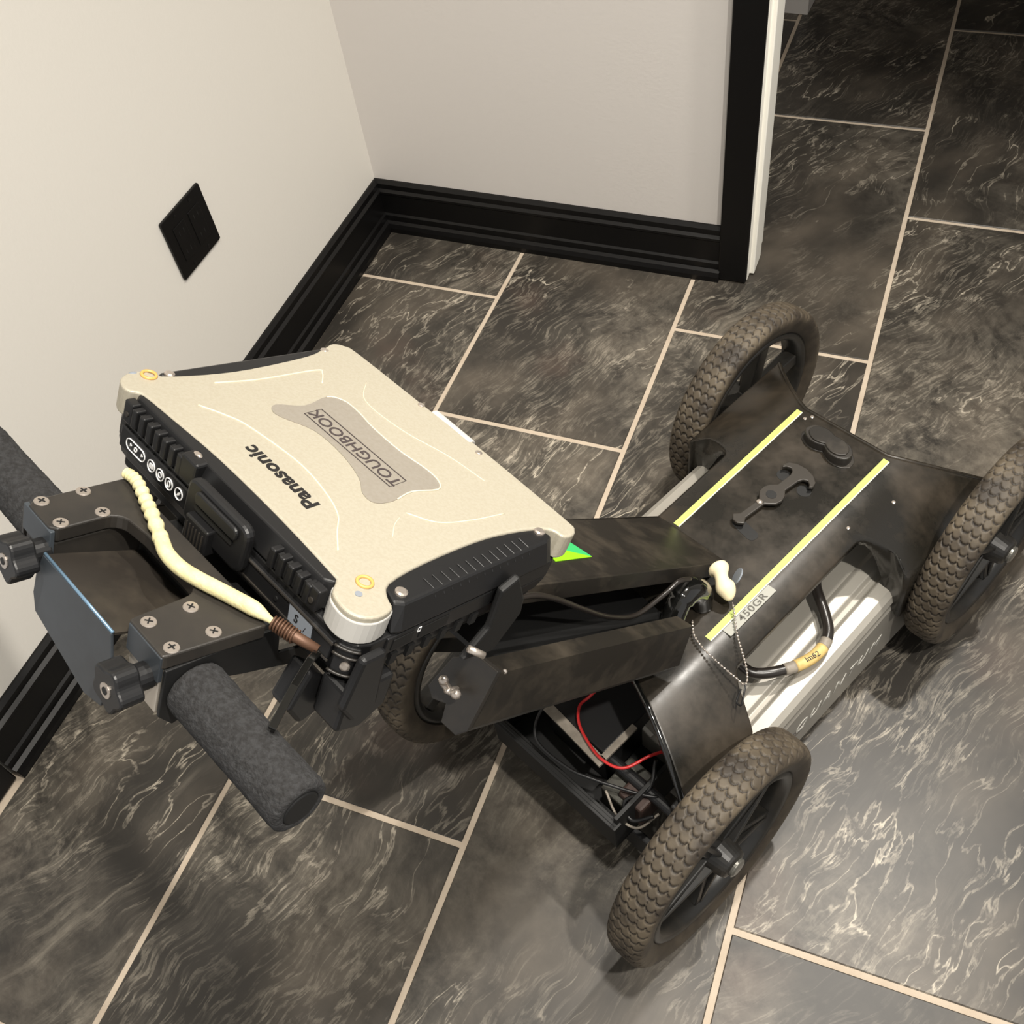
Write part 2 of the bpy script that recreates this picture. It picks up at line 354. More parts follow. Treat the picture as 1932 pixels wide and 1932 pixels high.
# ------------------------------------------------------------------ recessed ceiling lights (just above the picture)
for i, (lx, ly, pw, rad, aim) in enumerate(LIGHTS):
    fx = empty('recessed_light', Matrix.Translation((lx, ly, 2.6)), ['round recessed ceiling light nearest the right side of the room', 'round recessed ceiling light above the cart handle', 'round recessed ceiling light above the front of the cart'][i], 'light', 'recessed ceiling lights')
    pr = [(-.004, .085), (0, .085), (0, .062), (-.004, .062)]
    n = 32; vs = []; fs = []
    for h, r in pr:
        for k in range(n): vs.append((r * math.cos(2 * PI * k / n), r * math.sin(2 * PI * k / n), h))
    for a in range(4):
        for k in range(n): fs.append((a * n + k, a * n + (k + 1) % n, ((a + 1) % 4) * n + (k + 1) % n, ((a + 1) % 4) * n + k))
    MB().add(vs, fs).build('trim_ring', M_WHITE, fx)
    ld = bpy.data.lights.new('lamp', 'SPOT'); ld.spot_size = math.radians(94); ld.spot_blend = 1; ld.shadow_soft_size = rad; ld.energy = pw; ld.color = (1, .945, .86)
    lo = bpy.data.objects.new('lamp', ld); COL.objects.link(lo); lo.parent = fx; lo.location = (0, 0, -.012); lo.rotation_euler = (Vector(aim) - Vector((lx, ly, 2.6))).to_track_quat('-Z', 'Y').to_euler()

# ------------------------------------------------------------------ cart frame: x right, y forward, z up
TH = 1.135
U = Vector((math.cos(TH), math.sin(TH), 0)); V = Vector((-math.sin(TH), math.cos(TH), 0)); Zv = Vector((0, 0, 1))
CM = Matrix((-V, U, Zv)).transposed().to_4x4(); CM.translation = Vector((.666115, -.74803, 0))
cart = empty('survey_cart', CM, 'black four-wheeled ground survey cart with silver housing and foam handle grips', 'cart')
def sub(c, pitch, roll):
    # c = (fwd, left, up) -> cart coords; x right, y away, z normal
    x = Vector((math.cos(roll), 0, -math.sin(roll)))
    y = Vector((0, math.cos(pitch), -math.sin(pitch))); y = (y - x * x.dot(y)).normalized(); z = x.cross(y)
    M = Matrix((x, y, z)).transposed().to_4x4(); M.translation = Vector((-c[1], c[0], c[2])); return M
FP = sub((-.659, .01, .958), .522, .07)
FL = sub((-.485, .013, .899), .542, .127)
FD = sub((-.462, -.08, .656), .757, 0)
FK = sub((-.043, 0, .311), .768, 0)

# ---- cover (moulded deck)
def hw(ys):
    if ys > 0: return .113 + .075 * smst(.105, .165, ys)
    return .113 + .075 * smst(-.145, -.205, ys)
def covpt(ys, u):
    h = hw(ys) - (.012 * (1 - smst(.113, .16, hw(ys))) if u < 0 else 0); x = h * u; ax = abs(x)
    if ys > .165:
        yf = .246 + (.098 * ((ax - .068) / .115) ** 1.35 if ax > .068 else 0)
        y = .165 + (ys - .165) / .08 * (yf - .165)
    elif ys < -.19:
        yr = -.25 - (.07 * ((ax - .03) / .15) ** 1.1 if ax > .03 else 0)
        y = -.19 + (-.19 - ys) / .08 * (yr + .19)
    else:
        y = ys; 
        if ax > .15: y += -.03 * smst(.15, .19, ax) * smst(.10, .165, ys)
    z = .311 - (.057 * ((ax - .078) / .105) ** 1.5 if ax > .078 else 0)
    return x, y, z
ny, nu = 96, 48
mb = MB(); W_ = nu + 1 + 6
for i in range(ny + 1):
    ys = -.27 + .515 * i / ny
    row = [covpt(ys, -1 + 2 * k / nu) for k in range(nu + 1)]
    fl_ = .014 + .085 * smst(.118, .168, hw(ys))
    def dn(p, sg):
        x, y, z = p; o = []
        for a, d in ((.0035, .003), (.0055, .35 * fl_), (.006, fl_)): o.append((x + sg * a, y, z - d))
        return o
    L_ = dn(row[0], -1); R_ = dn(row[-1], 1)
    mb.v += [Vector(p) for p in L_[::-1] + row + R_]
for i in range(ny):
    for k in range(W_ - 1):
        mb.f.append((i * W_ + k, i * W_ + k + 1, (i + 1) * W_ + k + 1, (i + 1) * W_ + k))
cover = mb.build('deck_cover', M_COVER, cart, smooth=True, solid=.0035)
# rolled rims along the front and rear edges
mb = MB(); mb.tube([Vector(covpt(.245, -1 + 2 * k / 60)) - Vector((0, 0, .0025)) for k in range(61)], .0034, 8)
mb.build('front_rim', M_COVER, cover, smooth=True)
for sg in (-1, 1):
    mb = MB(); mb.tube([Vector(covpt(-.27, sg * (.14 + .86 * k / 40))) - Vector((0, 0, .002)) for k in range(41)] + [Vector((sg * .192, covpt(-.27, 1)[1] + .002, .215)), Vector((sg * .193, covpt(-.27, 1)[1] + .004, .17))], .0042, 8)
    mb.build('rear_rim', M_GLOSS, cover, smooth=True)

# stripes and label
for sg, y0 in ((-1, -.040), (1, -.150)):
    x = sg * .073
    s1 = MB().box(x - .0042, x + .0042, y0, .236, .3105, .3122).build('stripe', M_LIME, cart, label='lime stripe ' + ('left' if sg < 0 else 'right') + ' of the latch')
    MB().box(x + .0042, x + .0058, y0, .236, .3105, .3119).build('stripe_edge', M_LIMEW, s1)
lb = MB().box(.0795, .0925, -.128, -.036, .3103, .3118).build('model_label', plain('label_grey', (160, 160, 152), .4), cart, label='pale label reading 450GR')
text('450GR', .0135, plain('label_ink', (84, 82, 76), .5), lb, Matrix.Translation((.086, -.076, .3119)) @ Matrix.Rotation(PI / 2, 4, 'Z'), spacing=1.12, off=.0002, sx=1.25)
# kidney shaped raised knob
def kidney(s=1.0, cx=0, cy=.203, ang=-.12):
    pts = []
    for k in range(48):
        a = 2 * PI * k / 48; r = .0175 + .0155 * abs(math.cos(a)) ** 1.4
        if math.sin(a) < 0: r -= .0055 * math.exp(-((a - 1.5 * PI) / .5) ** 2)
        else: r -= .001
        px, py = r * s * math.cos(a) * 1.22, r * s * math.sin(a) * .86
        pts.append((cx + px * math.cos(ang) - py * math.sin(ang), cy + px * math.sin(ang) + py * math.cos(ang)))
    return pts
kn = MB().prism(kidney(1.0), .309, .327).build('raised_knob', M_PLATE, cart, bevel=.002, label='kidney-shaped raised black pad')
MB().prism(kidney(.84), .3265, .3295).build('inset', M_DUSTY, kn, bevel=.0012)
MB().prism(kidney(1.13), .3095, .3125).build('skirt', M_DUSTY, kn, bevel=.001)
# wrench shaped latch, its slot and bolt
def latch(cx, cy, ang):
    R = Matrix.Translation((cx, cy, 0)) @ Matrix.Rotation(ang, 4, 'Z') @ Matrix.Diagonal((1.25, 1.1, 1, 1))
    head = arc(0, .038, .0235, 20, 160, 12) + arc(-.0145, .034, .0075, 190, 10, 7)[1:] 
    poly = [(-.0225, .046), (-.020, .054), (-.012, .060), (0, .0625), (.012, .060), (.020, .054), (.0225, .046), (.0195, .042), (.0175, .046), (.0125, .049), (.008, .046), (.006, .040),
            (.0055, .018), (.011, .011), (.0135, .003), (.0125, -.006), (.007, -.013), (.004, -.016), (.004, -.048), (.009, -.056), (.003, -.062), (-.003, -.062), (-.009, -.056), (-.004, -.048), (-.004, -.016), (-.007, -.013), (-.0125, -.006), (-.0135, .003), (-.011, .011), (-.0055, .018),
            (-.006, .040), (-.008, .046), (-.0125, .049), (-.0175, .046), (-.0195, .042)]
    return R, poly
R, poly = latch(-.004, .078, -.13)
lt = MB().prism(poly[::-1], .3175, .3225, M=R).build('latch', M_LATCH, cart, bevel=.0012, label='wrench-shaped black latch')
MB().lathe([(.3224, .0062), (.3229, .0062)], 20, R, 'z').build('hole', M_BLACK2, lt)
MB().lathe([(.312, .008), (.318, .008)], 20, R, 'z').build('spacer', M_BLACK2, lt)
MB().ball((0, 0, 0), .004, sc=(1, 1, .6)).xf(R @ Matrix.Translation((-.001, -.019, .323))).build('bolt_head', M_SCREW, lt, smooth=True)
for dx, dy in ((-.0145, .040), (.0155, .040)):
    MB().lathe([(.3108, .0085), (.3114, .0085)], 20, R @ Matrix.Translation((dx, dy, 0)), 'z').build('recess', M_BLACK2, lt)
MB().prism(rrect(-.022, .020, .007, .024, .0075), .3108, .3114, M=Matrix.Rotation(-.18, 4, 'Z')).build('slot', M_BLACK2, cart)
for x, y in ((-.052, .238), (-.058, .229), (.1, .11), (.118, .19)):
    MB().lathe([(.305, .0028), (.3118, .0028), (.3126, .0015)], 10, Matrix.Translation((x, y, 0 if abs(x) < .08 else -.006 - .35 * (abs(x) - .1))), 'z').build('rivet', M_SCREW, cart)

# ---- ramp column behind the deck (frame K) and the inner panel
mb = MB(); ramp = [(-.100, .006), (.010, .020), (.014, .0), (.014, -.60), (-.098, -.60)]
mb.prism([(-.098, -.60), (.014, -.60), (.014, .018), (-.100, -.002)], -.0025, 0, M=FK)
mb.prism([(-.60, 0), (.018, 0), (.002, -.022), (-.60, -.022)], .012, .0165, axis='x', M=FK)
mb.prism([(-.60, 0), (-.002, 0), (-.05, -.05), (-.60, -.06)], -.1005, -.096, axis='x', M=FK)
col_ = mb.build('handle_column', M_DUSTY, cart, bevel=.0008, label='dusty black folded sheet column rising to the handle')
MB().prism([(-.095, -.49), (.052, -.49), (.052, -.115), (-.095, -.10)], -.075, -.070, M=FK).build('inner_panel', M_BLACK2, cart)
st = MB().prism([(-.070, -.345), (-.018, -.362), (-.0205, -.286), (-.066, -.276 - .025)][::1], .0003, .001, M=FK).build('sticker', M_GREEN, cart, label='bright green sticker half hidden by the laptop')
MB().prism([(-.068, -.325), (-.035, -.318), (-.021, -.287), (-.066, -.295)], .001, .0014, M=FK).build('sticker_band', M_GREEN2, st)

# ---- right arm (frame D)
sec = [(0, 0), (-.022, 0), (-.031, -.012), (-.033, -.066), (-.004, -.070), (0, -.062)]
mb = MB(); vs = [FD @ Vector((x, 0, z)) for x, z in sec] + [FD @ Vector((x, yy, z)) for (x, z), yy in zip(sec, (.375, .37, .37, .34, .352, .40))]
n = 6; mb.add(vs, [tuple(range(n)), tuple(range(2 * n - 1, n - 1, -1))] + [(i, n + i, n + (i + 1) % n, (i + 1) % n) for i in range(n)])
arm = mb.build('side_arm', M_DUSTY, cart, label='square black arm sloping down the right side')
cp = MB().prism([(0, .002), (-.027, .001), (-.049, -.017), (-.060, -.058), (-.050, -.066), (-.034, -.060), (-.030, -.078), (-.010, -.078), (-.001, -.066)], -.006, .001, axis='y', M=FD).build('end_cap', M_PLATE, arm, bevel=.001)
mb = MB(); mb.tube([FD @ Vector((-.040, -.018, -.036)), FD @ Vector((-.030, -.016, -.040)), FD @ Vector((-.022, -.018, -.036))], .004, 8)
mb.lathe([(-.022, .0025), (-.006, .0028)], 10, FD @ Matrix.Translation((-.030, 0, -.039)), 'y'); mb.ball(FD @ Vector((-.039, -.019, -.034)), .0052); mb.ball(FD @ Vector((-.021, -.019, -.036)), .0052)
mb.build('wing_bolt', M_SCREW, arm, smooth=True, label='small steel wing bolt')
MB().ball(FD @ Vector((-.0015, .008, -.001)), .0026).build('rivet', M_SCREW, arm, smooth=True)
# rubber boot where cables enter
mb = MB(); mb.tube(bez([(.036, -.116, .3135), (.035, -.120, .345), (.034, -.138, .370), (.035, -.160, .372), (.042, -.185, .350), (.050, -.19, .325)]), [.014] * 12 + [.017] * 18 + [.015] * 21, 14)
mb.build('rubber_boot', M_GLOSS, cart, smooth=True, label='glossy black rubber boot')

# ---- antenna housing
def boxpt(yy):
    c = .155 + .04 * (yy + .2) / .4
    c = max(.145, c)
    pr = [(.178, .018), (.181, .026), (.181, c - .030), (.178, c - .024), (.180, c - .012), (.176, c - .003), (.168, c + .002), (.150, c + .003), (.146, c - .003), (.138, c - .003), (.134, c + .004), (.118, c + .005), (.112, c + .001), (.060, c + .001)]
    return [(x, z) for x, z in pr] + [(-x, z + (.200 - c) * smst(.05, .12, z)) for x, z in pr[::-1]]
mb = MB(); st_ = [-.245, -.239, -.2, -.1, 0, .1, .2, .252, .258]
for i, yy in enumerate(st_):
    k = .96 if i in (0, len(st_) - 1) else 1
    mb.v += [Vector((x * k, yy, .09 + (z - .09) * k)) for x, z in boxpt(yy)]
n = len(boxpt(0))
for i in range(len(st_) - 1):
    for k in range(n): mb.f.append((i * n + k, i * n + (k + 1) % n, (i + 1) * n + (k + 1) % n, (i + 1) * n + k))
mb.f += [tuple(range(n)), tuple((len(st_) - 1) * n + k for k in range(n - 1, -1, -1))]
ant = mb.build('antenna_housing', M_BOX, cart, bevel=.0015, label='long low silver antenna box under the deck')
MS = Matrix.Translation((.1814, .02, .085)) @ Matrix.Rotation(PI / 2, 4, 'Z') @ Matrix.Rotation(PI / 2, 4, 'X')
text('QUANTUM', .033, plain('pale_print', (206, 204, 196), .4), ant, MS, extrude=.0003, shear=.35, spacing=1.35)
MB().prism([(-.14, .062), (-.118, .070), (-.105, .094), (-.113, .088), (-.13, .084), (-.14, .07)], .181, .1814, axis='x').build('logo_mark', plain('pale_green_ink', (140, 170, 120), .5), ant)
for k in range(3): MB().box(.181, .1813, -.095, -.06, .066 + k * .008, .0675 + k * .008).build('print_line', M_INK, ant)
MB().box(.11, .165, .245, .262, .03, .17).build('front_bracket', M_BLACK2, cart, bevel=.003)

# hose loop with label and its ties
pts = bez([(.080, .085, .215), (.097, .062, .21), (.128, .040, .203), (.150, .018, .199), (.157, -.012, .197), (.150, -.044, .197), (.132, -.078, .199), (.112, -.098, .2), (.09, -.100, .204), (.07, -.098, .212)])
hs = MB().tube(pts, .0078, 12).build('hose', M_HOSE, cart, smooth=True, label='black hose looping out over the silver box')
MB().tube(pts[37:53], .0087, 14).build('label_sleeve', M_YLAB, hs, smooth=True, label='yellowed paper label wrapped round the hose')
MB().tube(pts[33:38], .0084, 14).build('tape_wrap', M_TAPE, hs, smooth=True)
MB().tube(pts[52:57], .0084, 14).build('tape_wrap', M_TAPE, hs, smooth=True)
p_ = pts[45]
text('Im62', .011, M_BLKINK, hs, Matrix.Translation(p_ + Vector((.002, 0, .0088))) @ Matrix.Rotation(1.25, 4, 'Z'), extrude=.0003)

# ---- rear bay under the column: tray, battery, tapes, wires
mb = MB()
mb.box(-.115, .115, -.372, -.20, .10, .106); mb.box(-.115, .115, -.376, -.370, .10, .175); mb.box(.109, .115, -.372, -.2, .10, .19); mb.box(-.115, -.109, -.372, -.2, .10, .19)
bay = mb.build('equipment_tray', M_BLACK2, cart, bevel=.001)
bat = MB().box(-.060, .044, -.318, -.205, .108, .195).build('battery', M_BLACK, cart, bevel=.003, label='black battery block with grey tape')
MB().prism([(-.060, -.327), (.052, -.336), (.053, -.323), (-.060, -.313)], .193, .1975).build('tape_strip', M_TAPE, bat)
MB().prism([(.043, -.324), (.052, -.324), (.052, -.262), (.043, -.262)], .193, .1975).build('tape_strip', M_TAPE, bat)
MB().box(.060, .100, -.345, -.285, .108, .160).build('connector_block', plain('grey_connector', (74, 74, 66), .6, c2=(40, 36, 32), nscale=60), cart, bevel=.003)
MB().box(.085, .125, -.338, -.30, .120, .172).build('connector_block', plain('brown_connector', (58, 42, 36), .6), cart, bevel=.004)
MB().tube(bez([(-.015, -.262, .225), (-.022, -.275, .207), (-.024, -.292, .203), (-.009, -.310, .203), (.018, -.322, .203), (.050, -.328, .203), (.078, -.318, .203), (.092, -.285, .206), (.1, -.268, .205)]), .0021, 8).build('red_wire', M_RED, cart, smooth=True, label='red wire curving over the battery')
MB().tube(bez([(-.04, -.29, .23), (-.055, -.33, .212), (-.035, -.365, .2), (.02, -.365, .195), (.06, -.350, .19), (.11, -.325, .185), (.13, -.31, .18)]), .0022, 8).build('black_wire', M_BLACK, cart, smooth=True)
MB().tube(bez([(.10, -.28, .2), (.115, -.31, .185), (.10, -.34, .17), (.12, -.35, .16), (.14, -.33, .17)]), .0028, 8).build('black_wire', M_BLACK, cart, smooth=True)
MB().tube(bez([(.07, -.345, .165), (.1, -.356, .15), (.13, -.35, .15), (.14, -.32, .16)]), .0018, 8).build('pale_wire', M_TAPE, cart, smooth=True)
MB().box(-.13, .165, -.345, -.335, .045, .098).build('rear_panel', M_BLACK, cart, bevel=.002)
MB().box(-.118, .118, -.380, -.366, .168, .174).build('rear_rail', M_BLACK2, cart, bevel=.001)

# ---- wheels
def tyre_obj(R=.1715, w=.054):
    NA, rows = 648, 48
    prof = [];  # closed section: tread across then sidewalls
    vs = []; fs = []; gr = []
    P = 2 * PI / 72
    for i in range(NA):
        a = 2 * PI * i / NA
        for k in range(rows + 1):
            t = -1 + 2 * k / rows
            # section
            x = w / 2 * math.copysign(abs(t) ** .92, t); r = R - .006 * abs(t) ** 3 - .004 * abs(t) ** 8
            # scale pattern
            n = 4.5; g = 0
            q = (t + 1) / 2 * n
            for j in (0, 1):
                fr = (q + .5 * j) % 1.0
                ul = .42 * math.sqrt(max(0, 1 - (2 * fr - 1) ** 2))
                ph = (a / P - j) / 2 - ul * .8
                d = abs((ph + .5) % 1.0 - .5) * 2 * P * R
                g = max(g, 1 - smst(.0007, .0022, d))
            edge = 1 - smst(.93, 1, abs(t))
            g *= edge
            r -= .003 * g
            vs.append((x, r * math.cos(a), r * math.sin(a))); gr.append(g)
        for x, r, g in ((w / 2 + .0005, R - .018, .35), (w / 2 - .002, R - .028, .5), (w / 2 - .005, R - .037, .6), (w / 2 - .009, R - .0395, .6), (-w / 2 + .009, R - .0395, .6), (-w / 2 + .005, R - .037, .6), (-w / 2 + .002, R - .028, .5), (-w / 2 - .0005, R - .018, .35)):
            vs.append((x, r * math.cos(a), r * math.sin(a))); gr.append(g)
    m_ = rows + 1 + 8
    for i in range(NA):
        j = (i + 1) % NA
        for k in range(m_):
            l = (k + 1) % m_
            fs.append((i * m_ + k, i * m_ + l, j * m_ + l, j * m_ + k))
    mb = MB(); mb.v = [Vector(v) for v in vs]; mb.f = fs
    o = mb.build('tyre', M_TYRE, None, smooth=True)
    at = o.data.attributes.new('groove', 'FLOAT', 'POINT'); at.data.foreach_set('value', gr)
    return o
tyre = tyre_obj()
def ring(mb, pr, n=72):
    vs = []; q = len(pr)
    for k in range(n):
        a = 2 * PI * k / n
        for x, r in pr: vs.append((x, r * math.cos(a), r * math.sin(a)))
    fs = [(k * q + i, k * q + (i + 1) % q, ((k + 1) % n) * q + (i + 1) % q, ((k + 1) % n) * q + i) for k in range(n) for i in range(q)]
    return mb.add(vs, fs)
def wheel(x, y, sg, ph, label, protos={}):
    wroot = None
    if not protos:
        mb = MB(); ring(mb, [(.020, .1335), (.023, .128), (.020, .121), (.006, .117), (-.006, .117), (-.020, .121), (-.023, .128), (-.020, .1335)])
        protos['rim'] = mb.build('wheel', M_RIM, None, smooth=True)
        mb = MB().lathe([(-.030, .012), (-.030, .021), (.010, .026), (.030, .021), (.034, .019), (.036, .013)], 28)
        protos['hub'] = mb.build('hub', M_RIM, None, bevel=.0012)
        mb = MB().lathe([(.034, .0135), (.0395, .0135), (.0415, .010), (.0418, .001)], 24)
        protos['cap'] = mb.build('axle_cap', plain('axle_cap_grey', (110, 108, 102), .25, metal=.5), None, smooth=False, bevel=.0006)
        mb = MB()
        mb.add([(-.010, -.014, .018), (.010, -.014, .018), (.013, -.011, .118), (-.013, -.011, .118), (-.010, .014, .018), (.010, .014, .018), (.013, .011, .118), (-.013, .011, .118)],
               [(0, 3, 2, 1), (4, 5, 6, 7), (0, 1, 5, 4), (3, 7, 6, 2), (0, 4, 7, 3), (1, 2, 6, 5)])
        mb.add([(.010, -.004, .02), (.020, -.003, .02), (.014, -.003, .118), (.010, .004, .02), (.020, .003, .02), (.014, .003, .118)], [(0, 2, 1), (3, 4, 5), (0, 1, 4, 3), (1, 2, 5, 4)])
        protos['spoke'] = mb.build('spoke', M_RIM, None, bevel=.002)
        protos['tyre'] = tyre; first = True
    else: first = False
    def inst(k, par):
        o = protos[k] if first else protos[k].copy()
        if not first: COL.objects.link(o)
        o.parent = par; return o
    wr = inst('rim', cart); wr.location = (x, y, .1735); wr.rotation_euler = (ph, 0, 0 if sg > 0 else PI)
    wr['label'] = label
    inst('tyre', wr); inst('hub', wr); inst('cap', wr)
    for k in range(5):
        o = protos['spoke'] if (first and k == 0) else protos['spoke'].copy()
        if not (first and k == 0): COL.objects.link(o)
        o.parent = wr; o.rotation_euler = (2 * PI * k / 5, 0, 0)
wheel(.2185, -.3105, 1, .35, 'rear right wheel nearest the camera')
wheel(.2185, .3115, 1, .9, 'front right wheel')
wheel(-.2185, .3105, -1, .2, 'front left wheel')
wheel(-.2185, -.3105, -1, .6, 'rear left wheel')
for yy in (-.3105, .3115):
    MB().lathe([(-.21, .008), (.21, .008)], 16, Matrix.Translation((0, yy, .1735))).build('axle', M_BLACK, cart, smooth=False)
for sx in (-1, 1):
    for yy in (-.31, .31):
        MB().box(sx * .170 - .004, sx * .170 + .004, yy - .02, yy + .02, .13, .25).build('wheel_bracket', M_BLACK2, cart, bevel=.002)

# ---- handle assembly (frame P)
S = Matrix.Identity(4)
out = [(-.080, -.018), (-.076, -.023), (-.050, -.023), (-.046, -.019), (-.046, .014)] + arc(-.034, .014, .012, 180, 90, 5)[1:] + [(-.02, .028), (.026, .028)] + arc(.032, .016, .012, 90, 0, 5)[1:] + \
      [(.046, -.019), (.047, -.023), (.083, -.023), (.084, -.020), (.089, .047), (.070, .0495), (-.070, .0495), (-.080, .047)]
hp = MB().prism(out, -.011, 0, M=FP).build('handle_plate', M_PLATE, cart, bevel=.0012, label='U-shaped black plate between the grips')
for cx in (-.0635, .0665):
    for dx in (-.0125, .0125):
        for dy in (-.0145, .0145):
            MS_ = FP @ Matrix.Translation((cx + dx, dy, 0))
            sc = MB().lathe([(-.003, .0046), (.0002, .0050), (.0008, .0046), (.0010, .002)], 20, MS_, 'z').build('screw', M_SCREW, hp)
            r_ = Matrix.Rotation(random.random() * 1.5, 4, 'Z')
            MB().box(-.0026, .0026, -.0005, .0005, .0006, .0013, MS_ @ r_).box(-.0005, .0005, -.0026, .0026, .0006, .0013, MS_ @ r_).build('cross_slot', M_BLACK2, sc)
blu = plain('blue_edge_highlight', (120, 150, 175), .3, metal=.5)  # lighter blue for the highlight painted on the hood edge
for sg, cx in ((-1, -.0635), (1, .0655)):
    bk = MB().box(cx - .0165, cx + .0165, -.0215, .045, -.050, -.012, FP).build('grip_block', M_ALU if sg > 0 else M_PLATE, cart, bevel=.0012, label='bare metal block' if sg > 0 else None)
    MB().box(cx - .0175, cx + .0175, -.0238, -.0205, -.022, -.0015, FP).build('face_bar', M_BLUE, bk, bevel=.0006)
    gus = [(-.021, -.011), (.062, -.011), (.066, -.036), (.105, -.042), (.110, -.062), (.07, -.05), (.038, -.042), (.012, -.034), (.010, -.056), (-.010, -.062), (-.021, -.050)]
    x0 = .0835 if sg > 0 else -.0845
    MB().prism(gus if sg > 0 else gus, x0 - (.0 if sg > 0 else .0), x0 + sg * .0025, axis='x', M=FP).build('side_plate', M_BLACK2 if sg > 0 else M_PLATE, cart, bevel=.0006)
    # star knob and stem on the user side
    kx, kz = (.072, -.024) if sg > 0 else (-.052, -.020)
    st = MB().lathe([(-.022, .0088), (-.036, .0088)], 20, FP @ Matrix.Translation((kx, 0, kz)), 'y').build('knob_stem', M_BLACK, cart, bevel=.001)
    lob = [( (.0150 + .0017 * math.cos(5 * a)) * math.cos(a), (.0150 + .0017 * math.cos(5 * a)) * math.sin(a)) for a in [2 * PI * k / 50 for k in range(50)]]
    kb = MB().prism(lob, -.050, -.034, axis='y', M=FP @ Matrix.Translation((kx, 0, kz))).build('star_knob', M_BLACK, cart, bevel=.0016, smooth=False, label='five-lobed black clamp knob')
    MB().lathe([(-.0507, .0052), (-.0496, .0052)], 16, FP @ Matrix.Translation((kx, 0, kz)), 'y').build('insert', M_SCREW, kb)
    MB().lathe([(-.0511, .0026), (-.0506, .0026)], 12, FP @ Matrix.Translation((kx, 0, kz)), 'y').build('hole', M_BLACK2, kb)
    # foam grip
    ax_ = FP @ Matrix.Translation((0, .0015, -.0345))
    pr = [(.0862, .0160), (.0865, .0188), (.0885, .0196), (.12, .0193), (.16, .0188), (.190, .0192), (.1935, .0186), (.195, .0160), (.195, .0125), (.1915, .0125)]
    pr2 = []
    for (h0, r0), (h1, r1) in zip(pr[:-1], pr[1:]):
        ns = max(1, int((h1 - h0) / .0015))
        for k in range(ns): pr2.append((h0 + (h1 - h0) * k / ns, r0 + (r1 - r0) * k / ns))
    pr2.append(pr[-1]); pr2 = [(sg * h, r) for h, r in pr2]
    mb = MB().lathe(pr2, 64, ax_, 'x')
    c0 = FP @ Vector((0, .0015, -.0345)); axx = (FP.to_3x3() @ Vector((1, 0, 0)))
    for i, p in enumerate(mb.v):
        d = p - c0; rr = d - axx * d.dot(axx)
        if rr.length > .015: mb.v[i] = p + rr.normalized() * (random.random() - .5) * .0006
    g = mb.build('foam_grip', M_FOAM, cart, smooth=True, label='charcoal foam handle grip, ' + ('right' if sg > 0 else 'left'))
    MB().lathe([(sg * .186, .0124), (sg * .1945, .0124), (sg * .1955, .0112)], 28, ax_, 'x').build('end_plug', M_BLACK2, g, bevel=.0006)
# hood between the arms: worn top and blue grey front flap
mb = MB(); mb.prism([(-.0405, -.028), (.0415, -.028), (.0415, .050), (-.0405, .050)], -.0155, -.0125, M=FP)
A = FP
vs = [(-.0405, -.028, -.0135), (.0415, -.028, -.0135), (.0415, .05, -.036), (-.0405, .05, -.036)]
mb = MB().add([FP @ Vector(v) for v in vs] + [FP @ Vector((v[0], v[1], v[2] - .002)) for v in vs], [(0, 1, 2, 3), (7, 6, 5, 4), (0, 4, 5, 1), (1, 5, 6, 2), (2, 6, 7, 3), (3, 7, 4, 0)])
hood = mb.build('sheet_hood', M_HOOD, cart, label='worn black sheet hood between the grips')
fp_ = [(-.041, -.0135), (-.0475, -.030), (-.050, -.052), (-.046, -.066), (.020, -.084), (.040, -.078), (.046, -.052), (.0445, -.030), (.0415, -.0135)]
MB().prism(fp_, -.0305, -.0285, axis='y', M=FP).build('front_flap', M_BLUE, hood, bevel=.0006, label='blue-grey front flap')
MB().tube([FP @ Vector((-.041, -.0292, -.0128)), FP @ Vector((.0415, -.0292, -.0128))], .0011, 8).build('bent_edge_highlight', blu, hood, smooth=True)  # thin blue tube paints the highlight along the fold
MB().box(-.044, .046, .040, .10, -.070, -.027, FP).build('cross_member', M_BLACK2, cart, bevel=.002)

# ---- tray and brackets that carry the laptop (frame L)
mb = MB(); mb.box(-.128, .128, -.100, .105, -.070, -.0558, FL); tr = mb.build('laptop_tray', M_BLACK2, cart, bevel=.003)
MB().box(-.06, .06, -.11, .07, -.085, -.0705, FL).build('tray_brace', M_BLACK2, tr, bevel=.003)
MB().prism([(-.118, -.055), (-.100, -.070), (-.098, -.105), (-.112, -.110), (-.128, -.088)], .098, .118, axis='x', M=FL).prism([(-.110, -.0565), (-.066, -.0565), (-.064, -.088), (-.084, -.102), (-.108, -.094)], .1195, .145, axis='x', M=FL).prism([(-.110, -.022), (-.089, -.022), (-.078, -.078), (-.098, -.086), (-.114, -.066)], .1408, .148, axis='x', M=FL).build('corner_clamp', M_BLACK, tr, bevel=.003, label='chunky black clamp under the near laptop corner')
MB().prism([(.024, -.018), (.040, -.010), (.062, -.040), (.068, -.058), (.052, -.092), (.012, -.084), (.030, -.058)], .1408, .147, axis='x', M=FL).build('side_clamp', M_BLACK2, tr, bevel=.002)
MB().tube([FL @ Vector((.147, .012, -.070)), FL @ Vector((.156, .022, -.074))], .003, 10).build('clamp_pin', M_SCREW, tr, smooth=True)

